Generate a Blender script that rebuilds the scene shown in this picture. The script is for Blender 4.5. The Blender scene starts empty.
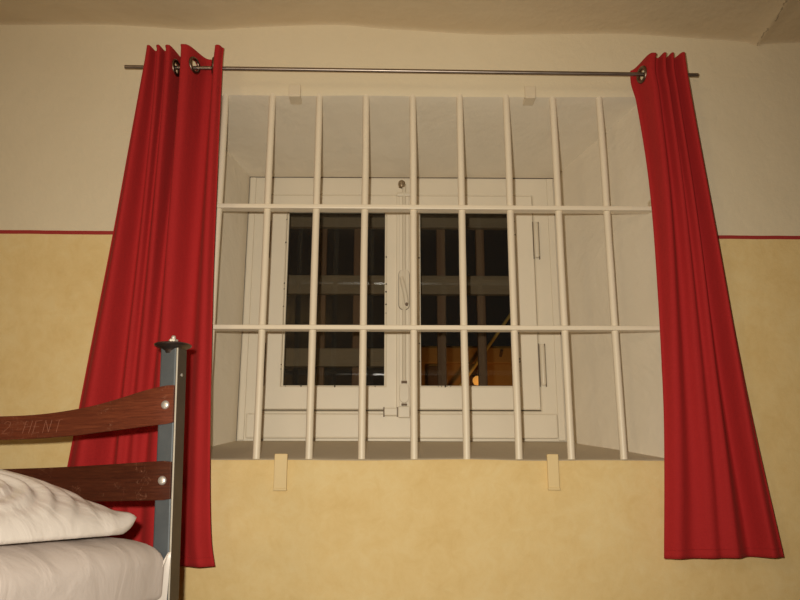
import bpy, bmesh, math, random
from mathutils import Vector, noise, Matrix
random.seed(7)
SC = bpy.context.scene
COL = SC.collection
PI = math.pi

# ------------------------------------------------------------------ helpers
def lerp(a, b, t): return a + (b - a) * t
def interp(tab, x):
    if x <= tab[0][0]: return tab[0][1]
    for (x0, y0), (x1, y1) in zip(tab, tab[1:]):
        if x <= x1:
            return lerp(y0, y1, (x - x0) / (x1 - x0))
    return tab[-1][1]
def sinterp(tab, x):
    """piecewise cubic (Catmull) interpolation"""
    n = len(tab)
    if x <= tab[0][0]: return tab[0][1]
    if x >= tab[-1][0]: return tab[-1][1]
    for i in range(n - 1):
        if x <= tab[i + 1][0]:
            x0, y0 = tab[i]; x1, y1 = tab[i + 1]
            m0 = (y1 - tab[i - 1][1]) / (x1 - tab[i - 1][0]) if i else (y1 - y0) / (x1 - x0)
            m1 = (tab[i + 2][1] - y0) / (tab[i + 2][0] - x0) if i + 2 < n else (y1 - y0) / (x1 - x0)
            h = x1 - x0; t = (x - x0) / h
            return ((2*t**3 - 3*t*t + 1) * y0 + (t**3 - 2*t*t + t) * h * m0
                    + (-2*t**3 + 3*t*t) * y1 + (t**3 - t*t) * h * m1)
def n3(x, y, z): return noise.noise(Vector((x, y, z)))

def obj(name, bm, mat, parent=None, smooth=None, label=None):
    bmesh.ops.recalc_face_normals(bm, faces=bm.faces)
    me = bpy.data.meshes.new(name)
    bm.to_mesh(me); bm.free()
    for m in (mat if isinstance(mat, (list, tuple)) else [mat]):
        me.materials.append(m)
    if smooth is not None:
        for p in me.polygons: p.use_smooth = True
        if smooth < 180: me.set_sharp_from_angle(angle=math.radians(smooth))
    o = bpy.data.objects.new(name, me)
    COL.objects.link(o)
    if parent: o.parent = parent
    if label: o['label'] = label
    return o
def thing(name, label, cat, loc=(0, 0, 0), group=None):
    o = bpy.data.objects.new(name, None); COL.objects.link(o)
    o.location = loc; o['label'] = label; o['category'] = cat
    if group: o['group'] = group
    return o
def tag(o, label, cat, group=None):
    o['label'] = label; o['category'] = cat
    if group: o['group'] = group
    return o
def struct(o, label=None):
    o['kind'] = 'structure'
    if label: o['label'] = label
    return o

def box(bm, x0, x1, y0, y1, z0, z1, bev=0.0, seg=2, mi=0, xf=None):
    n = bmesh.new()
    bmesh.ops.create_cube(n, size=1)
    for v in n.verts:
        v.co = Vector((lerp(x0, x1, v.co.x + .5), lerp(y0, y1, v.co.y + .5), lerp(z0, z1, v.co.z + .5)))
    if bev:
        bmesh.ops.bevel(n, geom=list(n.edges), offset=bev, segments=seg, affect='EDGES', profile=.5)
    merge(bm, n, mi, xf)
def merge(bm, n, mi=0, xf=None):
    mp = {}
    for v in n.verts:
        mp[v] = bm.verts.new(xf(v.co) if xf else v.co)
    for f in n.faces:
        try:
            nf = bm.faces.new([mp[v] for v in f.verts]); nf.material_index = mi
        except ValueError:
            pass
    n.free()
def tube(bm, pts, r, seg=14, caps=True, flat=1.0):
    """round tube through pts; r number or list"""
    pts = [Vector(p) for p in pts]; n = len(pts)
    rs = r if isinstance(r, (list, tuple)) else [r] * n
    rings = []; ref = None
    for i, p in enumerate(pts):
        d = (pts[min(i + 1, n - 1)] - pts[max(i - 1, 0)]).normalized()
        if ref is None:
            ref = Vector((0, 0, 1)) if abs(d.z) < .9 else Vector((1, 0, 0))
        a = (ref - d * ref.dot(d)).normalized(); ref = a
        b = d.cross(a)
        rings.append([bm.verts.new(p + (a * math.cos(2*PI*k/seg) + b * math.sin(2*PI*k/seg) * flat) * rs[i]) for k in range(seg)])
    for A, B in zip(rings, rings[1:]):
        for k in range(seg):
            bm.faces.new((A[k], A[(k+1) % seg], B[(k+1) % seg], B[k]))
    if caps:
        bm.faces.new(rings[0][::-1]); bm.faces.new(rings[-1])
def lathe(bm, prof, seg=28, xf=None):
    """prof: list of (r,z) about z axis; xf maps Vector->Vector"""
    xf = xf or (lambda v: v)
    rings = []
    for r, z in prof:
        if r < 1e-6: rings.append([bm.verts.new(xf(Vector((0, 0, z))))])
        else: rings.append([bm.verts.new(xf(Vector((r*math.cos(2*PI*k/seg), r*math.sin(2*PI*k/seg), z)))) for k in range(seg)])
    for A, B in zip(rings, rings[1:]):
        for k in range(seg):
            k2 = (k+1) % seg
            if len(A) == 1 and len(B) == 1: continue
            if len(A) == 1: bm.faces.new((A[0], B[k2], B[k]))
            elif len(B) == 1: bm.faces.new((A[k], A[k2], B[0]))
            else: bm.faces.new((A[k], A[k2], B[k2], B[k]))
    if len(rings[0]) > 1: bm.faces.new(rings[0])
    if len(rings[-1]) > 1: bm.faces.new(rings[-1])
def torus(bm, c, nrm, R, r, seg=32, rs=10):
    nrm = Vector(nrm).normalized(); c = Vector(c)
    a = nrm.orthogonal().normalized(); b = nrm.cross(a)
    V = []
    for i in range(seg):
        t = 2*PI*i/seg; d = a*math.cos(t) + b*math.sin(t)
        V.append([bm.verts.new(c + d*(R + r*math.cos(2*PI*j/rs)) + nrm*(r*math.sin(2*PI*j/rs))) for j in range(rs)])
    for i in range(seg):
        for j in range(rs):
            bm.faces.new((V[i][j], V[(i+1) % seg][j], V[(i+1) % seg][(j+1) % rs], V[i][(j+1) % rs]))

# ------------------------------------------------------------------ materials
class NT:
    def __init__(s, name):
        s.m = bpy.data.materials.new(name); s.m.use_nodes = True
        s.t = s.m.node_tree; s.n = s.t.nodes; s.l = s.t.links
        s.b = s.n['Principled BSDF']
        s.co = s.n.new('ShaderNodeTexCoord')
    def node(s, t, **k):
        o = s.n.new(t)
        for a, v in k.items(): setattr(o, a, v)
        return o
    def link(s, a, b): s.l.new(a, b)
    def pos(s, scale=(1, 1, 1)):
        mp = s.node('ShaderNodeMapping'); mp.inputs['Scale'].default_value = scale
        s.link(s.co.outputs['Object'], mp.inputs['Vector']); return mp.outputs[0]
    def noise(s, scale, detail=4, rough=.55, vec=None, dist=0):
        o = s.node('ShaderNodeTexNoise'); o.inputs['Scale'].default_value = scale
        o.inputs['Detail'].default_value = detail; o.inputs['Roughness'].default_value = rough
        o.inputs['Distortion'].default_value = dist
        s.link(vec or s.co.outputs['Object'], o.inputs['Vector']); return o.outputs['Fac']
    def ramp(s, fac, stops):
        o = s.node('ShaderNodeValToRGB')
        e = o.color_ramp.elements
        while len(e) < len(stops): e.new(.5)
        for q, (p, c) in zip(e, stops):
            q.position = p; q.color = c if len(c) == 4 else (*c, 1)
        s.link(fac, o.inputs[0]); return o.outputs['Color']
    def mix(s, fac, a, b, mode='MIX'):
        o = s.node('ShaderNodeMix', data_type='RGBA', blend_type=mode)
        for sock, v in ((o.inputs[0], fac), (o.inputs[6], a), (o.inputs[7], b)):
            if isinstance(v, (int, float)): sock.default_value = v
            elif isinstance(v, (tuple, list)): sock.default_value = (*v, 1) if len(v) == 3 else v
            else: s.link(v, sock)
        return o.outputs[2]
    def math(s, op, a, b=None, c=None):
        o = s.node('ShaderNodeMath', operation=op)
        for i, v in enumerate((a, b, c)):
            if v is None: continue
            if isinstance(v, (int, float)): o.inputs[i].default_value = v
            else: s.link(v, o.inputs[i])
        return o.outputs[0]
    def bump(s, fac, strength, dist=.01, prev=None):
        o = s.node('ShaderNodeBump'); o.inputs['Strength'].default_value = strength
        o.inputs['Distance'].default_value = dist
        s.link(fac, o.inputs['Height'])
        if prev: s.link(prev, o.inputs['Normal'])
        return o.outputs[0]
    def done(s, color=None, rough=.8, metal=0, normal=None, spec=.5):
        if color is not None:
            if isinstance(color, (tuple, list)): s.b.inputs['Base Color'].default_value = (*color, 1)
            else: s.link(color, s.b.inputs['Base Color'])
        if isinstance(rough, (int, float)): s.b.inputs['Roughness'].default_value = rough
        else: s.link(rough, s.b.inputs['Roughness'])
        s.b.inputs['Metallic'].default_value = metal
        s.b.inputs['Specular IOR Level'].default_value = spec
        if normal: s.link(normal, s.b.inputs['Normal'])
        return s.m

CREAM = (.74, .62, .43)
def mat_wall():
    s = NT('painted_plaster')
    sep = s.node('ShaderNodeSeparateXYZ'); s.link(s.co.outputs['Object'], sep.inputs[0])
    z = s.math('ADD', sep.outputs['Z'], s.math('MULTIPLY', s.math('SUBTRACT', s.noise(9, 2), .5), .004))
    z = s.math('ADD', z, s.math('MULTIPLY', sep.outputs['X'], .0032))
    up = s.mix(s.noise(3.2, 5), (.72, .61, .42), (.78, .67, .475))
    a = s.noise(4.5, 6, .65); b = s.noise(22, 5, .7, dist=.6)
    yel = s.ramp(s.math('ADD', s.math('MULTIPLY', a, .55), s.math('MULTIPLY', b, .45)),
                 [(.36, (.735, .525, .225)), (.5, (.78, .58, .27)), (.64, (.81, .63, .32))])
    above = s.math('GREATER_THAN', z, 2.278)
    red = s.math('MULTIPLY', s.math('GREATER_THAN', z, 2.2685), s.math('LESS_THAN', z, 2.2795))
    c = s.mix(above, yel, up)
    c = s.mix(red, c, (.36, .035, .03))
    nb = s.bump(s.noise(2.6, 5, .6), .35, .03)
    nb = s.bump(s.noise(38, 6, .7), .22, .006, nb)
    return s.done(c, .82, normal=nb, spec=.25)
def mat_plaster(name, c0, c1, bump=.3, rough=.75):
    s = NT(name)
    c = s.mix(s.noise(3, 5), c0, c1)
    nb = s.bump(s.noise(3.4, 4, .6, s.pos((1, 1, 1)), .4), bump, .03)
    nb = s.bump(s.noise(30, 5, .65), bump * .6, .006, nb)
    return s.done(c, rough, normal=nb, spec=.3)
def mat_ceiling():
    s = NT('ceiling_plaster')
    c = s.mix(s.noise(2.2, 6, .6), (.62, .49, .31), (.69, .555, .365))
    # an irregular hairline crack running out from the wall, and a few dark flecks
    sep = s.node('ShaderNodeSeparateXYZ'); s.link(s.co.outputs['Object'], sep.inputs[0])
    wob = s.math('MULTIPLY', s.math('SUBTRACT', s.noise(14, 6, .7), .5), .055)
    d = s.math('ABSOLUTE', s.math('ADD', s.math('SUBTRACT', sep.outputs['X'], 1.05), wob))
    line = s.math('LESS_THAN', d, .0022)
    gate = s.math('GREATER_THAN', s.noise(17, 3), .47)
    line = s.math('MULTIPLY', line, gate)
    fl = s.math('GREATER_THAN', s.noise(15, 3, .6), .735)
    c = s.mix(s.math('MULTIPLY', fl, .45), c, (.2, .14, .08))
    c = s.mix(s.math('MULTIPLY', line, .55), c, (.2, .145, .09))
    nb = s.bump(s.noise(2.1, 5, .6), .5, .04)
    nb = s.bump(s.noise(26, 5, .65), .25, .006, nb)
    return s.done(c, .85, normal=nb, spec=.2)
def mat_paint(name, c0, c1, rough=.45, chips=True):
    s = NT(name)
    c = s.mix(s.noise(7, 5), c0, c1)
    if chips:
        ch = s.math('GREATER_THAN', s.noise(34, 5, .7), .735)
        c = s.mix(s.math('MULTIPLY', ch, .55), c, (.22, .15, .09))
    nb = s.bump(s.noise(60, 4), .12, .003)
    return s.done(c, rough, normal=nb, spec=.4)
def mat_cloth():
    s = NT('red_woven_cloth')
    w1 = s.node('ShaderNodeTexWave', wave_type='BANDS', bands_direction='Z'); w1.inputs['Scale'].default_value = 160
    w1.inputs['Distortion'].default_value = 1.5; w1.inputs['Detail'].default_value = 2
    s.link(s.co.outputs['Object'], w1.inputs['Vector'])
    nz = s.noise(90, 3, .6, s.pos((1, 1, 4)))
    c = s.mix(nz, (.33, .014, .015), (.48, .026, .026))
    c = s.mix(s.noise(3, 3), c, (.40, .018, .019))
    nb = s.bump(w1.outputs['Fac'], .12, .002)
    nb = s.bump(s.noise(12, 4, .5, s.pos((2.5, 2.5, .5))), .12, .02, nb)
    m = s.done(c, .85, normal=nb, spec=.2)
    s.b.inputs['Sheen Weight'].default_value = .10; s.b.inputs['Sheen Roughness'].default_value = .5
    s.b.inputs['Sheen Tint'].default_value = (.9, .2, .15, 1)
    return m
def mat_metal(name, c0, c1, rough=.35, metal=1.0, scale=25):
    s = NT(name)
    c = s.mix(s.noise(scale, 5, .6), c0, c1)
    r = s.math('ADD', s.math('MULTIPLY', s.noise(18, 4), .25), rough - .1)
    return s.done(c, r, metal, s.bump(s.noise(80, 3), .06, .002))
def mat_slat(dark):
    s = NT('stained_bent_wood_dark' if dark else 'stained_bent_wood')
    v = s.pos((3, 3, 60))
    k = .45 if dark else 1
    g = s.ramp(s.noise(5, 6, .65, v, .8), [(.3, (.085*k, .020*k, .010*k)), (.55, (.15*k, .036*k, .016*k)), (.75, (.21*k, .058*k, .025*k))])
    # random scratches in the varnish
    w = s.node('ShaderNodeTexNoise'); w.inputs['Scale'].default_value = 24; w.inputs['Detail'].default_value = 3; w.inputs['Distortion'].default_value = 2.6
    s.link(s.pos((1, 1, .8)), w.inputs['Vector'])
    scr = s.math('LESS_THAN', s.math('ABSOLUTE', s.math('SUBTRACT', w.outputs['Fac'], .5)), .006)
    scr = s.math('MULTIPLY', scr, s.math('GREATER_THAN', s.noise(11, 2), .52))
    c = s.mix(s.math('MULTIPLY', scr, .5), g, (.32, .15, .095))
    return s.done(c, .38, normal=s.bump(s.noise(6, 5, .6, v), .15, .003), spec=.5)
def mat_sheet(name, c0, c1, satin):
    s = NT(name)
    c = s.mix(s.noise(5, 4), c0, c1)
    nb = s.bump(s.noise(9, 5, .5, s.pos((1, 1.4, 1)), .8), .25, .02)
    nb = s.bump(s.noise(160, 3), .05, .001, nb)
    m = s.done(c, .36 if satin else .75, normal=nb, spec=.4)
    return m
def mat_glass():
    s = NT('window_glass')
    s.n.remove(s.b)
    out = s.n['Material Output']
    tr = s.node('ShaderNodeBsdfTransparent'); tr.inputs[0].default_value = (.90, .92, .90, 1)
    gl = s.node('ShaderNodeBsdfGlossy'); gl.inputs['Roughness'].default_value = .02
    fr = s.node('ShaderNodeFresnel'); fr.inputs['IOR'].default_value = 1.5
    mx = s.node('ShaderNodeMixShader')
    s.link(s.math('MULTIPLY', fr.outputs[0], 1.0), mx.inputs[0]); s.link(tr.outputs[0], mx.inputs[1]); s.link(gl.outputs[0], mx.inputs[2])
    s.link(mx.outputs[0], out.inputs['Surface'])
    return s.m
def mat_emit(name, c, k):
    s = NT(name); s.b.inputs['Emission Color'].default_value = (*c, 1); s.b.inputs['Emission Strength'].default_value = k
    return s.done(c, .4)
def mat_boards(name, c0, c1, scale):
    s = NT(name)
    g = s.mix(s.noise(4, 6, .6, s.pos(scale), .6), c0, c1)
    return s.done(g, .7, normal=s.bump(s.noise(8, 5, .6, s.pos(scale)), .3, .01), spec=.3)

M_WALL = mat_wall()
M_NICHE = mat_plaster('niche_whitewash', (.68, .59, .45), (.74, .655, .515), .38)
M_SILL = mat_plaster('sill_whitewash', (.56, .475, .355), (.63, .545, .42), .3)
M_CEIL = mat_ceiling()
M_PLAIN = mat_plaster('plain_plaster', (.40, .32, .20), (.46, .37, .24), .3)
M_EXT = mat_plaster('exterior_render', (.09, .065, .05), (.14, .10, .075), .4)
M_FRAME = mat_paint('cream_window_paint', (.72, .635, .49), (.78, .695, .55))
M_SASH = mat_paint('cream_sash_paint', (.74, .655, .51), (.80, .715, .57))
M_BAR = mat_paint('cream_bar_paint', (.78, .67, .50), (.84, .73, .56), .4, False)
M_GAP = NT('dark_gap_putty').done((.17, .12, .08), .9)
M_CHIP = NT('bare_wood_chip').done((.05, .035, .025), .9)
M_CLOTH = mat_cloth()
M_ROD = mat_metal('brushed_rod_steel', (.24, .195, .165), (.34, .28, .235), .36)
M_EYE = mat_metal('eyelet_bronze', (.16, .11, .08), (.24, .17, .12), .35)
M_POST = mat_metal('blue_grey_steel', (.085, .098, .108), (.14, .155, .165), .45, .55)
M_STRIP = mat_metal('dark_bronzed_steel', (.060, .043, .030), (.09, .066, .047), .42, .35)
M_CAP = mat_metal('dull_dark_steel', (.09, .07, .06), (.14, .11, .10), .35, .9)
M_EDGEHI = mat_metal('painted_edge_highlight', (.42, .37, .29), (.62, .56, .46), .5, .3, 60)  # pale tone stands in for the highlight on the post edge
M_BOLT = mat_metal('zinc_bolt', (.62, .58, .52), (.75, .71, .65), .4, .7)
M_SLAT = mat_slat(False); M_SLATD = mat_slat(True)
M_SHEET = mat_sheet('white_cotton_sheet', (.565, .485, .435), (.615, .53, .475), False)
M_PILLOW = mat_sheet('white_satin_cotton', (.72, .645, .58), (.79, .715, .65), True)
M_GLASS = mat_glass()
M_HARD = mat_paint('overpainted_fittings', (.66, .58, .44), (.74, .655, .51), .4)
M_KNOB = mat_metal('worn_brass', (.35, .27, .18), (.5, .4, .28), .4, .9)
M_FLOOR = mat_boards('brown_floorboards', (.14, .075, .04), (.24, .14, .075), (1, 12, 1))
M_OUT = mat_boards('weathered_grey_timber', (.15, .10, .062), (.21, .145, .092), (2, 2, 20))
M_OUTD = mat_boards('red_brown_iron', (.11, .055, .03), (.16, .08, .045), (9, 9, 1))

# ------------------------------------------------------------------ room shell
ZT = 3.1
XL, XR, YB = -2.0, 2.2, -4.3
def rect_pts(x0, x1, z0, z1, n=26):
    P = []
    for i in range(n): P.append((lerp(x0, x1, i/n), z0))
    for i in range(n): P.append((x1, lerp(z0, z1, i/n)))
    for i in range(n): P.append((lerp(x1, x0, i/n), z1))
    for i in range(n): P.append((x0, lerp(z1, z0, i/n)))
    return P
def build_window_wall():
    bm = bmesh.new(); N = 26
    F = (-.695, .692, 1.648, 2.708)          # opening in the room face
    B = (-.548, .494, 1.720, 2.612)          # back of the splayed niche
    O = (-.50, .45, 1.80, 2.60)              # outer opening
    def grow(r, e): return (r[0]-e, r[1]+e, r[2]-e, r[3]+e)
    def mixr(a, b, t): return tuple(lerp(p, q, t) for p, q in zip(a, b))
    rings = [((XL, XR, 0, ZT), 0, 0, 0), (grow(F, .35), 0, 0, 0), (grow(F, .12), 0, .5, 0), (grow(F, .03), 0, 1, 0),
             (grow(F, .011), 0, 1, 0), (grow(F, .0035), .0035, 1, 0), (F, .011, 1, 1)]
    for t in (.08, .2, .35, .5, .65, .8, .92, 1): rings.append((mixr(F, B, t), lerp(.011, .38, t), 1 - t*.7, 1))
    rings += [(B, .44, 0, 2), (O, .44, 0, 1), (O, .85, 0, 2), ((XL, XR, 0, ZT), .85, 0, 2)]
    V = []
    for r, y, amp, mi in rings:
        row = []
        for (x, z) in rect_pts(*r, n=N):
            k = amp * .0055
            dx = k * n3(x*4.1, y*5 + 3, z*4.1); dz = k * n3(x*3.7 + 9, y*5, z*3.7 + 5); dy = k * .8 * n3(x*3 + 4, 7.7, z*3)
            row.append(bm.verts.new((x + dx, y + dy, z + dz)))
        V.append((row, mi))
    m = 4 * N
    for j in range(len(V) - 1):
        A, B_, mi = V[j][0], V[j+1][0], V[j+1][1]
        for k in range(m):
            f = bm.faces.new((A[k], A[(k+1) % m], B_[(k+1) % m], B_[k]))
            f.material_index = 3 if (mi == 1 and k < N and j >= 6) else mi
    A, B_ = V[-1][0], V[0][0]
    for k in range(m): bm.faces.new((A[k], A[(k+1) % m], B_[(k+1) % m], B_[k]))
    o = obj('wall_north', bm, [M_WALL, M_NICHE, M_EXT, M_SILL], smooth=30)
    return struct(o, 'cream over yellow plaster wall with red stripe and deep splayed window niche')
build_window_wall()

ZE = [(-2.0, 2.944), (-1.257, 2.945), (-.954, 2.948), (-.80, 2.941), (-.649, 2.932), (-.497, 2.942), (-.345, 2.951), (-.207, 2.953),
      (-.10, 2.943), (.022, 2.936), (.145, 2.928), (.267, 2.924), (.451, 2.927), (.635, 2.929), (.85, 2.917), (1.035, 2.902),
      (1.053, 2.890), (1.072, 2.897), (1.25, 2.905), (2.2, 2.91)]
def build_ceiling():
    bm = bmesh.new()
    xs = [lerp(XL - .02, XR + .02, i/170) for i in range(171)] + [1.05, 1.06]; xs = sorted(xs)
    prof = [(0.003, -.007), (-.0015, -.003), (-.005, -.001), (-.02, .000), (-.06, .001), (-.1, .002), (-.16, .003), (-.25, .005), (-.4, .008), (-.7, .015),
            (-1.2, .03), (-1.8, .05), (-2.6, .06), (-3.5, .06), (YB - .02, .06)]
    rows = []
    for y, dz in prof:
        fade = math.exp(y / .35)
        row = []
        for x in xs:
            z = lerp(2.925, sinterp(ZE, x), fade) + dz + .004*n3(x*2.3, y*2.3, 1.5)*min(1, -y*8)
            row.append(bm.verts.new((x, y, z)))
        rows.append(row)
    top = [[bm.verts.new((x, y, ZT)) for x in (xs[0], xs[-1])] for y in (prof[0][0], prof[-1][0])]
    for A, B in zip(rows, rows[1:]):
        for k in range(len(xs) - 1): bm.faces.new((A[k], A[k+1], B[k+1], B[k]))
    bm.faces.new((top[0][0], top[0][1], top[1][1], top[1][0]))
    bm.faces.new([top[0][0]] + rows[0] + [top[0][1]])
    bm.faces.new([top[1][0]] + rows[-1] + [top[1][1]])
    bm.faces.new([top[0][0]] + [r[0] for r in rows] + [top[1][0]])
    bm.faces.new([top[0][1]] + [r[-1] for r in rows] + [top[1][1]])
    struct(obj('ceiling', bm, M_CEIL, smooth=50), 'uneven cream plaster ceiling with a crack near the right')
build_ceiling()
for nm, b in (('floor', (XL, XR, YB, 0, -.1, 0)), ('wall_west', (XL - .15, XL, YB, 0, 0, ZT)),
              ('wall_east', (XR, XR + .15, YB, 0, 0, ZT)), ('wall_south', (XL - .15, XR + .15, YB - .15, YB, 0, ZT))):
    bm = bmesh.new(); box(bm, *b)
    struct(obj(nm, bm, M_FLOOR if nm == 'floor' else M_PLAIN))

# ------------------------------------------------------------------ window
def frame_ring(bm, xo0, xo1, zo0, zo1, xi0, xi1, zi0, zi1, y0, y1, bev=.004):
    """rectangular frame: front face, chamfered outer/inner edges, back. y0 front (room side)"""
    rings = []
    def rr(x0, x1, z0, z1, y): return [bm.verts.new((x, y, z)) for x, z in ((x0, z0), (x1, z0), (x1, z1), (x0, z1))]
    rings.append(rr(xo0, xo1, zo0, zo1, y1)); rings.append(rr(xo0, xo1, zo0, zo1, y0 + bev))
    rings.append(rr(xo0 + bev, xo1 - bev, zo0 + bev, zo1 - bev, y0))
    rings.append(rr(xi0 - bev, xi1 + bev, zi0 - bev, zi1 + bev, y0)); rings.append(rr(xi0, xi1, zi0, zi1, y0 + bev))
    rings.append(rr(xi0, xi1, zi0, zi1, y1))
    for A, B in zip(rings, rings[1:] + rings[:1]):
        for k in range(4): bm.faces.new((A[k], A[(k+1) % 4], B[(k+1) % 4], B[k]))
bm = bmesh.new()
frame_ring(bm, -.551, .497, 1.717, 2.615, -.474, .418, 1.816, 2.548, .385, .43)
win = struct(obj('window_1', bm, M_FRAME), 'cream painted double casement window at the back of the niche')
bm = bmesh.new()   # moulding step around the fixed frame and weather board below
box(bm, -.545, -.525, .378, .386, 1.722, 2.61, .003); box(bm, .468, .49, .378, .386, 1.722, 2.61, .003)
box(bm, -.52, .466, .372, .386, 1.728, 1.806, .005)
obj('frame_moulding', bm, M_FRAME, win)
def casement(x0, x1, gx0, gx1, lab):
    z0, z1, g0, g1 = 1.819, 2.545, 1.893, 2.496
    bm = bmesh.new()
    frame_ring(bm, x0, x1, z0, z1, gx0, gx1, g0, g1, .377, .42, .003)
    c = obj('casement', bm, M_SASH, win, label=lab)
    bm = bmesh.new()
    frame_ring(bm, gx0 - .001, gx1 + .001, g0 - .001, g1 + .001, gx0 + .005, gx1 - .005, g0 + .005, g1 - .005, .396, .408, .002)
    obj('glazing_bead', bm, M_SASH, c)
    bm = bmesh.new(); box(bm, gx0 - .004, gx1 + .004, .404, .408, g0 - .004, g1 + .004)
    obj('glass_pane', bm, M_GLASS, c)
    # chipped putty specks round the pane
    bm = bmesh.new()
    for k in range(26):
        if k % 2: x = random.choice((gx0, gx1)); z = random.uniform(g0, g1)
        else: x = random.uniform(gx0, gx1); z = random.choice((g0, g1, g1))
        s = random.uniform(.0008, .003)
        lathe(bm, [(0, -.001), (s, 0), (0, .001)], 6, lambda v, x=x, z=z: Vector((x + v.x, .3765 + v.z, z + v.y * random.uniform(.8, 1.6))))
    obj('paint_chip', bm, M_CHIP, c)
    return c
CL = casement(-.471, -.021, -.416, -.080, 'left casement of the window')
CR = casement(-.018, .415, .0295, .353, 'right casement of the window')
# dark joint behind the gap between casements and frame
bm = bmesh.new(); box(bm, -.49, .435, .421, .424, 1.80, 1.817); box(bm, -.49, .435, .421, .424, 2.5465, 2.56)
box(bm, -.49, -.4725, .421, .424, 1.80, 2.56); box(bm, .4165, .435, .421, .424, 1.80, 2.56)
obj('rebate', bm, M_GAP, win)
# centre cover strip with espagnolette bolt
bm = bmesh.new()
box(bm, -.046, .004, .362, .378, 1.812, 2.552, .004); box(bm, -.038, -.004, .356, .363, 1.815, 2.55, .003)
strip = obj('cover_strip', bm, M_SASH, win)
bm = bmesh.new(); tube(bm, [(-.021, .352, 1.80), (-.021, .352, 2.575)], .0062, 12)
obj('espagnolette_rod', bm, M_HARD, strip)
bm = bmesh.new()
lathe(bm, [(0, -.004), (.010, -.003), (.0125, .006), (.011, .016), (.006, .021), (0, .022)], 18, lambda v: Vector((-.029 + v.x, .349 + v.y, 2.566 + v.z)))
obj('rod_guide', bm, M_KNOB, strip, smooth=60)
bm = bmesh.new(); box(bm, -.046, .002, .346, .358, 2.532, 2.545, .003); obj('rod_guide', bm, M_HARD, strip)
def plate(bm, cx, cz, hw, hh, y0, y1, seg=10):
    """stadium shaped plate"""
    pts = [(cx + hw*math.cos(a), cz + (hh - hw) + hw*math.sin(a)) for a in [PI*i/seg for i in range(seg+1)]]
    pts += [(cx + hw*math.cos(a), cz - (hh - hw) + hw*math.sin(a)) for a in [PI + PI*i/seg for i in range(seg+1)]]
    A = [bm.verts.new((x, y1, z)) for x, z in pts]; B = [bm.verts.new((x, y0 + .001, z)) for x, z in pts]
    C = [bm.verts.new((cx + (x-cx)*.9, y0, cz + (z-cz)*.98)) for x, z in pts]
    n = len(pts)
    for P, Q in ((A, B), (B, C)):
        for k in range(n): bm.faces.new((P[k], P[(k+1) % n], Q[(k+1) % n], Q[k]))
    bm.faces.new(A); bm.faces.new(C)
bm = bmesh.new(); plate(bm, -.021, 2.207, .017, .068, .3485, .357); h = obj('escutcheon', bm, M_HARD, strip)
bm = bmesh.new(); plate(bm, -.021, 2.207, .0185, .0695, .3535, .357); obj('plate_shadow_joint', bm, M_GAP, h)
bm = bmesh.new(); tube(bm, [(-.030, .340, 2.245), (-.026, .334, 2.225), (-.018, .332, 2.19), (-.013, .335, 2.155)], [.006, .0075, .0068, .0075], 12)
obj('handle', bm, M_HARD, strip, smooth=60)
bm = bmesh.new(); lathe(bm, [(0, -.006), (.005, -.005), (.005, .003), (0, .004)], 12, lambda v: Vector((-.013 + v.x, .331 + v.z, 2.152 + v.y)))
obj('handle_screw', bm, M_GAP, strip)
bm = bmesh.new(); plate(bm, -.021, 1.868, .015, .031, .345, .358); obj('bolt_keeper', bm, M_HARD, strip)
bm = bmesh.new(); box(bm, -.030, -.012, .3435, .3475, 1.898, 1.906); box(bm, -.030, -.012, .3435, .3475, 1.828, 1.834); obj('keeper_gap', bm, M_GAP, strip)
bm = bmesh.new(); box(bm, -.085, -.004, .352, .376, 1.797, 1.822, .003); l = obj('bottom_latch', bm, M_HARD, win)
bm = bmesh.new(); box(bm, -.040, -.003, .343, .354, 1.79, 1.826, .003); obj('latch_block', bm, M_HARD, l)
bm = bmesh.new(); box(bm, -.0865, -.083, .3515, .376, 1.795, 1.824); box(bm, -.044, -.041, .351, .376, 1.795, 1.824); obj('latch_joint', bm, M_GAP, l)
for x, a, b in ((.4235, 2.325, 2.449), (.4265, 1.897, 2.03), (-.4785, 2.325, 2.449), (-.4785, 1.897, 2.03)):
    bm = bmesh.new(); tube(bm, [(x, .374, a), (x, .374, a + .006), (x, .374, b - .006), (x, .374, b)], [.006, .0085, .0085, .006], 12)
    hg = obj('hinge', bm, M_HARD, CR if x > 0 else CL, smooth=50)
    bm = bmesh.new(); box(bm, x - .0115, x - .0088, .3765, .3785, a - .004, b + .003); box(bm, x + .0088, x + .0108, .3765, .386, a - .004, b + .003)
    obj('hinge_joint', bm, M_GAP, hg)

# ------------------------------------------------------------------ window grate
S = .14
grate = thing('window_grate', 'cream painted iron bar grate across the front of the window niche', 'window grate', (0, .010, 1.648))
def glocal(bm):
    bmesh.ops.translate(bm, verts=bm.verts, vec=(0, -.02, -1.648)); return bm
for i in range(9):
    x = (i - 4) * S
    bm = bmesh.new()
    pts = []
    for k in range(29):
        z = lerp(1.647, 2.718, k/28)
        pts.append((x + .0012*n3(i*7.3, z*3, 0), .02 + .001*n3(i*3.1, z*3, 5), z))
    tube(bm, pts, [.0101 + .0005*n3(i, p[2]*14, 2) for p in pts], 16)
    obj('vertical_bar', glocal(bm), M_BAR, grate, smooth=60)
for z, tilt in ((2.357, -.002), (2.0033, .0)):
    bm = bmesh.new()
    box(bm, -.70, .695, .003, .037, z - .0065, z + .0065, .0025, 2, 0, lambda v, tilt=tilt: Vector((v.x, v.y, v.z + tilt * v.x)))
    obj('horizontal_bar', glocal(bm), M_BAR, grate)
M_YEL = mat_paint('yellow_painted_iron', (.74, .55, .26), (.79, .61, .32), .6, False)
M_CRB = mat_paint('cream_painted_iron', (.70, .585, .41), (.76, .645, .47), .6, False)
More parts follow.
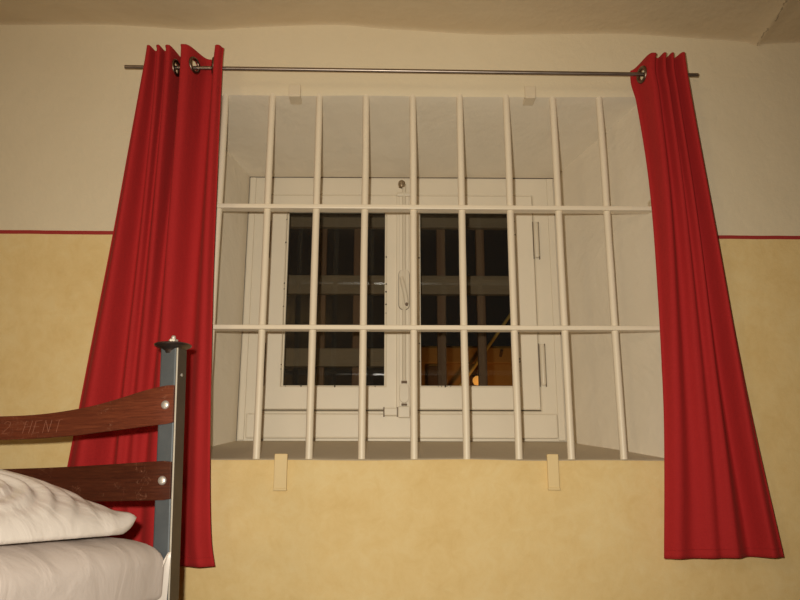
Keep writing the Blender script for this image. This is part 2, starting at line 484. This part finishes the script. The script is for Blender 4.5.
def bracket(x0, x1, z0, z1, kind):
    bm = bmesh.new()
    if kind == 'sill':
        box(bm, x0, x1, -.007, .002, z0, z1, .002); box(bm, x0 + .001, x1 - .001, -.005, .016, z1 - .009, z1 - .001, .002)
        box(bm, x0 - .001, x1 + .001, -.009, .001, z0 - .001, z0 + .006, .002)
    elif kind == 'lintel':
        box(bm, x0, x1, -.006, .002, z0, z1, .002); box(bm, x0, x1, -.004, .05, z0 - .004, z0 + .004, .002)
    else:
        box(bm, x0, x1, -.006, .002, z0, z1, .002); box(bm, x0 - .003, x0 + .004, -.004, .04, z0, z1, .002)
    return obj('mounting_bracket', glocal(bm), M_YEL if kind == 'sill' else M_CRB, grate)
bracket(-.368, -.334, 1.566, 1.660, 'sill'); bracket(.350, .380, 1.568, 1.660, 'sill')
bracket(-.369, -.334, 2.704, 2.738, 'lintel'); bracket(.333, .365, 2.704, 2.738, 'lintel')
bracket(.688, .716, 1.876, 1.909, 'jamb'); bracket(.689, .714, 2.36, 2.385, 'jamb')

# ------------------------------------------------------------------ curtain rod
RY = -.10
def rodz(x): return 2.742 + (x + .827) * (2.728 - 2.742) / 1.645
rod = thing('curtain_rod', 'thin steel curtain rod above the window niche', 'curtain rod', (0, RY, 2.735))
bm = bmesh.new(); tube(bm, [(-.827, 0, rodz(-.827) - 2.735), (.818, 0, rodz(.818) - 2.735)], .0056, 18); obj('rod_pole', bm, M_ROD, rod, smooth=50)
for x in (-.735, .735):
    bm = bmesh.new(); z = rodz(x) - 2.735
    tube(bm, [(x, -.002, z - .011), (x, .05, z - .011), (x, .101, z - .011)], .005, 10)
    lathe(bm, [(.018, 0), (.018, .006), (.008, .010)], 20, lambda v, x=x, z=z: Vector((x + v.x, .1 - v.z, z - .011 + v.y)))
    obj('wall_bracket', bm, M_ROD, rod, smooth=50)

# ------------------------------------------------------------------ curtains
def curtain(label, ext, left, right, ztop, zbot, dips, eyes):
    root = thing('curtain', label, 'curtain', (0, RY, ztop))
    NU, NV = 300, 170
    XT = [(i, e[0]) for i, e in enumerate(ext)]; XB = [(i, e[1]) for i, e in enumerate(ext)]
    def prof(u):                     # u in 0..len-1 (extreme index)
        i = min(int(u), len(ext) - 2); t = u - i; s = (1 - math.cos(PI * t)) / 2; s2 = s * s * (3 - 2 * s)
        a, b = ext[i], ext[i+1]
        return sinterp(XT, u), sinterp(XB, u), lerp(a[2], b[2], s2), lerp(a[3], b[3], s)
    def P(u, v):
        ft, fb, yt, yb = prof(u)
        w = v ** .55 if v > 0 else 0
        w = min(1, w * 1.03)
        f = lerp(ft, fb, w)
        y = lerp(yt, yb, 1 - (1 - v) ** 1.6)
        dip = interp(dips, u) * (1 - min(1, v * 4))
        z = lerp(ztop + dip, zbot + interp([(0, 0), (len(ext)-1, .004)], u), v)
        xl, xr = sinterp(left, z), sinterp(right, z)
        x = lerp(xl, xr, f) + .004 * n3(u*.9, v*3, 4) * v
        y += .008 * n3(u*.8 + 5, v*2.2, 1) * v
        return Vector((x, RY - y, z))
    bm = bmesh.new()
    us = [lerp(0, len(ext) - 1, i/NU) for i in range(NU + 1)]
    vs = [(j/NV) ** 1.25 for j in range(NV + 1)]
    # eyelet centres, and arc length along the rod line
    holes = []
    for ue in eyes:
        vlo, vhi = 0, .3
        xz = P(ue, .05)
        target = rodz(xz.x)
        for _ in range(40):
            vm = (vlo + vhi)/2
            if P(ue, vm).z > target: vlo = vm
            else: vhi = vm
        holes.append((ue, vlo, P(ue, vlo)))
    G = [[bm.verts.new(P(u, v)) for u in us] for v in vs]
    for j in range(NV):
        for i in range(NU):
            uc = (us[i] + us[i+1])/2; vc = (vs[j] + vs[j+1])/2
            c = (G[j][i].co + G[j+1][i+1].co)/2
            if any((c - h[2]).length < .0165 and abs(uc - h[0]) < .75 for h in holes): continue
            bm.faces.new((G[j][i], G[j][i+1], G[j+1][i+1], G[j+1][i]))
    loose = [v for v in bm.verts if not v.link_faces]
    bmesh.ops.delete(bm, geom=loose, context='VERTS')
    bmesh.ops.translate(bm, verts=bm.verts, vec=(0, -RY, -ztop))
    cl = obj('cloth', bm, M_CLOTH, root, smooth=180)
    md = cl.modifiers.new('thickness', 'SOLIDIFY'); md.thickness = .0018; md.offset = 0
    # stitched bottom hem
    bm = bmesh.new()
    pts = [P(u, .985) + Vector((0, -.0012, 0)) - Vector((0, RY, ztop)) for u in us[::2]]
    tube(bm, pts, .0009, 6); obj('hem_stitch', bm, M_CLOTH, root, smooth=180)
    for ue, ve, c in holes:
        tu = (P(ue + .08, ve) - P(ue - .08, ve)); tv = P(ue, ve + .01) - P(ue, ve - .005)
        nr = tu.cross(tv)
        bm = bmesh.new(); torus(bm, c - Vector((0, RY, ztop)), nr, .0205, .0052)
        obj('eyelet', bm, M_EYE, root, smooth=180)
    return root
E_L = [(.00, .00, .01, -.008), (.06, .12, .038, .032), (.12, .29, .008, -.036), (.18, .37, .040, .000), (.24, .42, .008, -.006),
       (.30, .48, .040, .006), (.44, .54, -.042, -.002), (.50, .65, .044, .028), (.79, .80, -.036, -.010), (.93, .93, .042, .026), (1, 1, .026, .006)]
def nearer(tab):
    z0, z1 = tab[0][0], tab[-1][0]
    return [(z, -.061 + (x + .061) * lerp(1.0, .985, (z - z0) / (z1 - z0))) for z, x in tab]
curtain('red eyelet curtain gathered at the left end of the rod, behind the bed', E_L,
        nearer([(1.37, -.905), (1.627, -.878), (2.244, -.822), (2.55, -.797), (2.81, -.775)]),
        nearer([(1.37, -.486), (1.45, -.502), (1.64, -.517), (2.055, -.535), (2.338, -.543), (2.744, -.55), (2.81, -.548)]),
        2.789, 1.382, [(0, 0), (10, 0)], (5.5, 7.45, 8.55))
E_R = [(0, 0, -.042, -.004), (.32, .10, .036, .016), (.45, .25, .008, -.004), (.55, .40, .038, .012), (.63, .50, .010, .004),
       (.71, .60, .038, .016), (.79, .76, .008, -.034), (.93, .90, .040, .022), (1, 1, .015, 0)]
curtain('red eyelet curtain gathered at the right end of the rod', E_R,
        nearer([(1.40, .612), (1.592, .630), (1.793, .646), (2.115, .662), (2.403, .668), (2.663, .656), (2.727, .646), (2.795, .652)]),
        nearer([(1.40, .905), (1.845, .860), (2.243, .830), (2.649, .796), (2.796, .788)]),
        2.777, 1.403, [(0, -.012), (.6, 0), (8, 0)], (.5,))

# ------------------------------------------------------------------ bed
A13 = math.radians(13)
C0 = Vector((-.4717, -.60, 0)); U = Vector((-math.cos(A13), math.sin(A13), 0)); Vd = Vector((-math.sin(A13), -math.cos(A13), 0))
W, L = .90, 1.98
bed = thing('bed_frame', 'high steel bunk frame with blue-grey posts and bent brown headboard slats', 'bed', (C0.x, C0.y, 0))
def B(s, t, z, lean=0.0):           # bed coordinates -> coordinates under the bed's Empty
    q = U * s + Vd * t
    return Vector((q.x - lean * (z - 1.544), q.y, z))
PW = .034
def post(s0, t0, sgn, zt, lean, strip=True):
    xf = lambda v: B(v.x, v.y, v.z, lean)
    bm = bmesh.new(); box(bm, s0, s0 + PW*sgn, t0 - PW, t0, 0, zt, .003, 3, 0, xf) if sgn > 0 else box(bm, s0 - PW, s0, t0 - PW, t0, 0, zt, .003, 3, 0, xf)
    p = obj('post', bm, M_POST, bed)
    bm = bmesh.new()
    if sgn > 0: box(bm, s0 - .005, s0 - .0002, t0 - PW, t0 + .001, 0, zt - .002, .0012, 2, 0, xf)
    else: box(bm, s0 + .0002, s0 + .005, t0 - PW, t0 + .001, 0, zt - .002, .0012, 2, 0, xf)
    st = obj('edge_bar', bm, M_STRIP, p)
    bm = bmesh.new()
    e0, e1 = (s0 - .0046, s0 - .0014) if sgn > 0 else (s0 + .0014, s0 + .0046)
    box(bm, e0, e1, t0 + .0004, t0 + .0016, .0, zt - .004, .0004, 1, 0, xf)  # thin pale strip: the post's edge highlight put into colour
    obj('edge_highlight', bm, M_EDGEHI, p, label='bright strip painted as the highlight on the post edge')
    cs, ct = s0 + sgn * PW/2, t0 - PW/2
    bm = bmesh.new()
    cx = B(cs, ct, zt, lean)
    lathe(bm, [(.012, -.014), (.0175, -.013), (.0185, -.008), (.022, -.004), (.030, 0), (.0355, .003), (.0365, .0055), (.034, .0072), (.018, .0095), (.010, .0105)], 40, lambda v: cx + v)
    cp = obj('cap', bm, M_CAP, p, smooth=50)
    bm = bmesh.new()
    lathe(bm, [(.0095, 0), (.0095, .006), (.008, .007)], 6, lambda v: cx + v + Vector((0, 0, .010)))
    lathe(bm, [(.0045, .006), (.0045, .012), (.003, .0145), (0, .015)], 14, lambda v: cx + v + Vector((0, 0, .010)))
    obj('nut', bm, M_BOLT, cp)
    if sgn > 0:
        bm = bmesh.new(); rc = B(s0 - .005, t0 - PW*.45, 1.781, lean)
        lathe(bm, [(.0035, -.001), (.0032, .001), (0, .002)], 12, lambda v: rc + (-U) * v.z + Vd * v.x + Vector((0, 0, v.y)))
        obj('rivet', bm, M_BOLT, st)
    return p
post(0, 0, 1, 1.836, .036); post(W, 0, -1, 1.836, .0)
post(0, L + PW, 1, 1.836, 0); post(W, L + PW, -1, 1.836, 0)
TOPZ = [(0, 1.7605), (.064, 1.7513), (.126, 1.7395), (.188, 1.7290), (.238, 1.7232), (.314, 1.7170), (.376, 1.7145), (.46, 1.7140)]
BOTZ = [(0, 1.6855), (.089, 1.6795), (.163, 1.6748), (.251, 1.6693), (.339, 1.6663), (.46, 1.6645)]
LTOP = [(0, 1.6160), (.163, 1.6104), (.288, 1.6072), (.46, 1.6045)]; LBOT = [(0, 1.5440), (.163, 1.5410), (.46, 1.5385)]
def BOW(s):
    k = min(max((s - PW) / (W - 2*PW), 0), 1)
    return .065 * math.sin(PI * k) ** 1.15
def slat(tz, bz, mat, lab, foot=False):
    bm = bmesh.new(); N = 60; th = .006
    rows = []
    for i in range(N + 1):
        s = lerp(.0, W, i/N); m = min(s, W - s)
        bow = BOW(s)
        zt, zb = sinterp(tz, m), sinterp(bz, m)
        if m < .003: zt -= .002; zb += .002
        t0 = L + bow if foot else -bow
        row = []
        e = .0012
        for (dt, z) in ((0, zb), (0, zt), (th - e, zt), (th, zt - e*1.5), (th, lerp(zt, zb, .5)), (th, zb + e*1.5), (th - e, zb)):
            row.append(bm.verts.new(B(s, t0 - dt if foot else t0 + dt, z, .036 if (not foot and s < W/2) else 0) if False else B(s, t0 - dt if foot else t0 + dt, z, .036 * max(0, 1 - s/.3) if not foot else 0)))
        rows.append(row)
    n = len(rows[0])
    for P_, Q in zip(rows, rows[1:]):
        for k in range(n): bm.faces.new((P_[k], P_[(k+1) % n], Q[(k+1) % n], Q[k]))
    bm.faces.new(rows[0]); bm.faces.new(rows[-1])
    o = obj('headboard_slat' if not foot else 'footboard_slat', bm, mat, bed, smooth=35, label=lab)
    zc = {True: 1.721, False: 1.5795}[tz is TOPZ]
    for s in (.0165, W - .0165):
        bm = bmesh.new()
        c = B(s, (L - .006 if foot else .006), zc, .036 * max(0, 1 - s/.3) if not foot else 0)
        d = -Vd if foot else Vd
        lathe(bm, [(.0086, -.006), (.0086, 0), (.0075, .0022), (.005, .0036), (0, .0042)], 20, lambda v: c + U * v.x + Vector((0, 0, v.y)) + d * v.z)
        obj('bolt', bm, M_BOLT, o, smooth=50)
    return o
slat(TOPZ, BOTZ, M_SLAT, 'upper reddish-brown headboard slat, narrowing to its middle')
def etch(parent):
    M_ETCH = NT('scratched_varnish').done((.27, .10, .055), .6)
    G = {'2': [[(0, .8), (.3, 1), (.75, .9), (.7, .6), (0, .0), (.9, .08)]], 'H': [[(0, 0), (.1, 1)], [(.75, 0), (.85, 1)], [(.05, .5), (.8, .55)]],
         'E': [[(.8, 1), (.05, .95), (0, 0), (.75, .03)], [(.03, .5), (.6, .53)]], 'N': [[(0, 0), (.05, 1), (.7, .05), (.8, 1)]], 'T': [[(0, .95), (.9, 1)], [(.45, .97), (.4, 0)]]}
    for ch, px in (('2', .430), ('H', .378), ('E', .352), ('N', .327), ('T', .300)):
        bm = bmesh.new()
        for st in G[ch]:
            pts = []
            for (a0, b0), (a1, b1) in zip(st, st[1:]):
                for k in range(5):
                    pts.append((lerp(a0, a1, k/5), lerp(b0, b1, k/5)))
            pts.append(st[-1])
            tube(bm, [B(px - .021*a, .006 - BOW(px - .021*a), 1.677 + .026*b) for a, b in [(q[0] + .22*q[1], q[1]) for q in pts]], .00055, 6)
        obj('scratched_letter', bm, M_ETCH, parent)
etch([o for o in COL.objects if o.name == 'headboard_slat'][0])
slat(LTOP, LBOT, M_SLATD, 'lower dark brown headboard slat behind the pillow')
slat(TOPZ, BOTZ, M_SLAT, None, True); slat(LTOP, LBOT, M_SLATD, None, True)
xfb = lambda v: B(v.x, v.y, v.z)
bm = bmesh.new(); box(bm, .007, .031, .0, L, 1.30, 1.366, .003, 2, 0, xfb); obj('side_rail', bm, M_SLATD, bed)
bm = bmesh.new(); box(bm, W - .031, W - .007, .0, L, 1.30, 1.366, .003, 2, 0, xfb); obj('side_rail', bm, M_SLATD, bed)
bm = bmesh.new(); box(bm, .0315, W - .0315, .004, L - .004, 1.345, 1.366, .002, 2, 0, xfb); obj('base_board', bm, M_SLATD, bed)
for t in (-.028, L + .006):
    bm = bmesh.new(); box(bm, PW, W - PW, t, t + .022, 1.30, 1.345, .003, 2, 0, xfb); obj('end_rail', bm, M_POST, bed)
    bm = bmesh.new(); box(bm, PW, W - PW, t, t + .022, .28, .325, .003, 2, 0, xfb); obj('end_rail', bm, M_POST, bed)

# mattress in its fitted sheet
def BW(s, t, z): return C0 + U * s + Vd * t + Vector((0, 0, z))
def rounded_slab(s0, s1, t0, t1, z0, z1, re, rc, ns=90, nz=16):
    """plan with rounded corners, superelliptic edge section; returns bmesh in world space"""
    bm = bmesh.new()
    def plan_at(ins):
        plan = []
        S0, S1, T0, T1 = s0 + ins, s1 - ins, t0 + ins, t1 - ins
        q = max(rc - ins, 0) + min(ins, .03) * .6 + .001
        def arc(cs, ct, a0):
            for i in range(13):
                a = a0 + PI/2*i/12; plan.append((cs + q*math.cos(a), ct + q*math.sin(a), math.cos(a), math.sin(a)))
        def line(p, r_, n, na):
            for i in range(1, n): plan.append((lerp(p[0], r_[0], i/n), lerp(p[1], r_[1], i/n), *na))
        arc(S1 - q, T1 - q, 0); line((S1 - q, T1), (S0 + q, T1), 20, (0, 1)); arc(S0 + q, T1 - q, PI/2)
        line((S0, T1 - q), (S0, T0 + q), ns, (-1, 0)); arc(S0 + q, T0 + q, PI); line((S0 + q, T0), (S1 - q, T0), 30, (0, -1))
        arc(S1 - q, T0 + q, 1.5*PI); line((S1, T0 + q), (S1, T1 - q), ns, (1, 0))
        return plan
    sec = []
    for i in range(9):
        a = -PI/2 + PI/2*i/8; rb = .014; sec.append((rb*(1 - math.cos(a)), z0 + rb + rb*math.sin(a)))
    for i in range(1, 6): sec.append((0, lerp(z0 + .014, z1 - re, i/6)))
    for i in range(9):
        a = PI/2*i/8; sec.append((.085*(1 - math.cos(a)), z1 - re + re*math.sin(a)))
    for k in range(1, 7): sec.append((.085 + .05*k, z1))
    rows = []
    for ins, z in sec:
        row = []
        plan = plan_at(ins)
        for (ss, tt, na, nb) in plan:
            w = .0035*n3(ss*7, tt*7, z*6) + .0018*n3(ss*22, tt*9, z*5 + 3)
            row.append(bm.verts.new(BW(ss + na*w, tt + nb*w, z + (w if z > (z0+z1)/2 else 0))))
        rows.append(row)
    m = len(plan)
    for P_, Q in zip(rows, rows[1:]):
        for k in range(m): bm.faces.new((P_[k], P_[(k+1) % m], Q[(k+1) % m], Q[k]))
    bm.faces.new(rows[0]); bm.faces.new(rows[-1])
    return bm
bm = rounded_slab(-.008, W + .004, .008, L - .012, 1.368, 1.4835, .052, .020)
mat = obj('mattress', bm, M_SHEET, smooth=180)
tag(mat, 'white sheeted mattress on the steel bed frame, under the pillow', 'mattress')
bm = bmesh.new()   # folded sheet corner tucked at the headboard end
N = 14; rows = []
for i in range(N + 1):
    k = i/N
    z = lerp(1.452, 1.369, k); w = lerp(.002, .052, k ** .8)
    rows.append([BW(-.0128 + .004*math.sin(PI*j/6*.9) + .002*k + w*0.02*j, .010 + w*j/6, z - .004*math.sin(PI*j/6)) for j in range(7)])
V1 = [[bm.verts.new(p) for p in r] for r in rows]; V2 = [[bm.verts.new(p + U*.003) for p in r] for r in rows]
for i in range(N):
    for j in range(6):
        bm.faces.new((V1[i][j], V1[i][j+1], V1[i+1][j+1], V1[i+1][j])); bm.faces.new((V2[i][j], V2[i+1][j], V2[i+1][j+1], V2[i][j+1]))
for i in range(N):
    bm.faces.new((V1[i][0], V1[i+1][0], V2[i+1][0], V2[i][0])); bm.faces.new((V1[i][6], V2[i][6], V2[i+1][6], V1[i+1][6]))
for j in range(6):
    bm.faces.new((V1[0][j], V2[0][j], V2[0][j+1], V1[0][j+1])); bm.faces.new((V1[N][j], V1[N][j+1], V2[N][j+1], V2[N][j]))
obj('sheet_fold', bm, M_PILLOW, mat, smooth=60)

# pillow
def pillow():
    bm = bmesh.new()
    s0, s1, t0, t1 = .004, .850, .055, .56
    N, Mm = 230, 170
    def hgt(a, b):
        ca = max(0, 1 - abs(a)**2.3); cb = max(0, 1 - abs(b)**2.6)
        return (ca ** .72) * (cb ** .62)
    top = {}; bot = {}
    for i in range(N + 1):
        a = -1 + 2*i/N
        for j in range(Mm + 1):
            b = -1 + 2*j/Mm
            pin = .035 * (1 - abs(b)**4)            # edges drawn in between the corners
            pit = .022 * (1 - abs(a)**4)
            sa = lerp(s0, s1, (a + 1)/2); tb = lerp(t0, t1, (b + 1)/2)
            sa += (-a) * pin * .5 * abs(a)**3; tb += (-b) * pit * .6 * abs(b)**3
            ra, rb_ = 1 - .055*abs(b)**7, 1 - .055*abs(a)**7
            sa = (s0+s1)/2 + (sa - (s0+s1)/2)*ra; tb = (t0+t1)/2 + (tb - (t0+t1)/2)*rb_
            h = hgt(a, b)
            r = math.hypot((sa - .115)*1.5, (tb - .36)); th = math.atan2(tb - .36, sa - .115)
            warp = .9*n3(sa*6, tb*6, 2) + .25*n3(sa*17, tb*17, 7)
            q = (r/.042 + .30*warp + .15*th) % 1.0
            wr = (q/.68 if q < .68 else (1 - q)/.32)
            wr = wr*wr*(3 - 2*wr) * (.55 + .9*abs(n3(sa*6, tb*6, 11)))
            mask = math.exp(-(r/.34)**4) * min(1, h*2.2)
            rad = math.sin(9*math.atan2(tb - t0 + .02, sa - s0 + .02)*2 + 2*n3(sa*12, tb*12, 9)) * math.exp(-((sa - s0)**2 + (tb - t0)**2)/.02) * min(1, h*3)
            d = .0068*wr*mask + 0.0015*rad + .0015*n3(sa*11, tb*11, 4)*min(1, h*2)
            fade = math.sqrt(max(.03, 1 - (max(0, abs(a) - .95)/.05)**2)) * math.sqrt(max(.03, 1 - (max(0, abs(b) - .93)/.07)**2))
            edge = (.0095 + .0065*(abs(a)**6)*(abs(b)**6)) * fade
            z_mid = .008 + .022*(abs(a)**5)*(abs(b)**5)
            zt = 1.4845 + z_mid + edge*.9 + h*.116 + d
            zb = 1.4855 + max(.0015, z_mid - edge - h*.06)
            top[i, j] = bm.verts.new(BW(sa, tb, zt)); bot[i, j] = bm.verts.new(BW(sa, tb, zb))
    for i in range(N):
        for j in range(Mm):
            bm.faces.new((top[i, j], top[i+1, j], top[i+1, j+1], top[i, j+1]))
            bm.faces.new((bot[i, j], bot[i, j+1], bot[i+1, j+1], bot[i+1, j]))
    for i in range(N):
        for j in (0, Mm): bm.faces.new((top[i, j], top[i+1, j], bot[i+1, j], bot[i, j]))
    for j in range(Mm):
        for i in (0, N): bm.faces.new((top[i, j], top[i, j+1], bot[i, j+1], bot[i, j]))
    o = obj('pillow', bm, M_PILLOW, smooth=180)
    tag(o, 'white wrinkled pillow lying on the mattress against the headboard', 'pillow')
pillow()

# ------------------------------------------------------------------ outside, seen through the glass
og = thing('outer_grille', 'dark outer grille of flat boards and uprights behind the window panes', 'grille', (0, .70, 1.80))
for z0, z1 in ((2.283, 2.355), (2.01, 2.077)):
    bm = bmesh.new(); box(bm, -.5, .45 if z0 > 2.1 else -.02, .70 - .7, .725 - .7, z0 - 1.8, z1 - 1.8, .003); obj('board', bm, M_OUT, og)
bm = bmesh.new(); box(bm, -.5, .45, 0, .025, .745, .785, .003); obj('board', bm, M_OUT, og)
for x in (-.325, -.19, .125, .275):
    bm = bmesh.new(); box(bm, x - .016, x + .016, .026, .05, .0, .79, .003); obj('upright', bm, M_OUTD, og)

nb_ = thing('neighbouring_building', 'amber lit building across the yard, low in the right window pane', 'building', (1.5, 4.0, 0))
s = NT('ochre_facade'); c = s.mix(s.noise(3, 5), (.42, .19, .04), (.52, .25, .06)); M_FAC = s.done(c, .85, normal=s.bump(s.noise(6, 5), .4, .03))
bm = bmesh.new(); box(bm, -1.42, 3, 0, .3, 0, 2.72, .01); obj('facade', bm, M_FAC, nb_)
bm = bmesh.new(); box(bm, -1.42, 3, -.05, 0, 2.57, 2.70, .01); obj('ledge', bm, M_FAC, nb_)
for x in (-1.22, -.38):
    bm = bmesh.new(); box(bm, x - .06, x + .06, -.04, 0, 1.2, 2.55, .01); obj('pilaster', bm, M_OUTD, nb_)
bm = bmesh.new(); tube(bm, [(-1.25, -.12, 2.10), (-.94, -.12, 2.50), (-.55, -.12, 3.05)], .013, 10); hr = obj('stair_handrail', bm, mat_paint('yellow_rail_paint', (.75, .52, .16), (.82, .6, .2), .4, False), nb_, smooth=60)
for x, z in ((-1.1, 2.29), (-.7, 2.66)):
    bm = bmesh.new(); tube(bm, [(x, -.12, z), (x, .002, z - .05)], .012, 8); obj('rail_bracket', bm, M_OUTD, hr)
lamp = thing('wall_lamp', 'small amber wall lamp glowing at the bottom of the right pane', 'lamp', (.60, 3.98, 2.42))
bm = bmesh.new(); box(bm, -.04, .04, -.01, .02, -.06, .06, .006); obj('back_plate', bm, M_OUTD, lamp)
bm = bmesh.new(); tube(bm, [(0, -.01, .03), (0, -.09, .05), (0, -.14, .03)], .008, 8); obj('arm', bm, M_OUTD, lamp)
bm = bmesh.new(); lathe(bm, [(0, -.04), (.026, -.034), (.038, -.01), (.036, .012), (.018, .03), (0, .034)], 20, lambda v: v + Vector((0, -.14, 0))); obj('globe', bm, mat_emit('amber_globe', (1, .42, .08), .7), lamp, smooth=60)
def light(name, kind, loc, energy, color, size=.1):
    d = bpy.data.lights.new(name, kind); d.energy = energy; d.color = color
    if kind == 'POINT': d.shadow_soft_size = size
    o = bpy.data.objects.new(name, d); COL.objects.link(o); o.location = loc
    return o
bm = bmesh.new(); box(bm, -6, 7, .86, 9, -.12, -.02); g = obj('ground', bm, M_EXT); struct(g)
light('amber_lamp_light', 'POINT', (.62, 3.3, 2.0), 5, (1, .52, .18), .04)

# ------------------------------------------------------------------ light
wd = bpy.data.worlds.new('night'); SC.world = wd; wd.use_nodes = True
wd.node_tree.nodes['Background'].inputs[0].default_value = (.010, .009, .008, 1)
wd.node_tree.nodes['Background'].inputs[1].default_value = .6
CAM = Vector((-.0611553, -2.1031026, 1.55))
fl = light('camera_flash', 'SPOT', CAM + Vector((-.045, .01, .05)), 124, (1, .935, .80))
fl.data.shadow_soft_size = .012; fl.data.spot_size = math.radians(100); fl.data.spot_blend = 1.0
fl.rotation_euler = (math.radians(90 + 10), 0, 0)
light('room_lamp', 'POINT', (-1.35, -3.3, 2.45), 21, (1, .76, .46), .22)

# ------------------------------------------------------------------ camera
yaw, pitch, roll = -.0109066931, .24787, .000756524
r0 = Vector((math.cos(yaw), math.sin(yaw), 0)); f = Vector((-math.sin(yaw)*math.cos(pitch), math.cos(yaw)*math.cos(pitch), math.sin(pitch)))
u0 = r0.cross(f); r = math.cos(roll)*r0 + math.sin(roll)*u0; u = math.cos(roll)*u0 - math.sin(roll)*r0
cd = bpy.data.cameras.new('camera'); cam = bpy.data.objects.new('camera', cd); COL.objects.link(cam)
cd.sensor_fit = 'HORIZONTAL'; cd.sensor_width = 36; cd.lens = 778 * 36 / 800; cd.clip_start = .05
cam.matrix_world = Matrix(((r.x, u.x, -f.x, CAM.x), (r.y, u.y, -f.y, CAM.y), (r.z, u.z, -f.z, CAM.z), (0, 0, 0, 1)))
SC.camera = cam
vs = SC.view_settings
vs.view_transform = 'Standard'; vs.look = 'None'; vs.exposure = 0; vs.gamma = 1; vs.use_curve_mapping = False
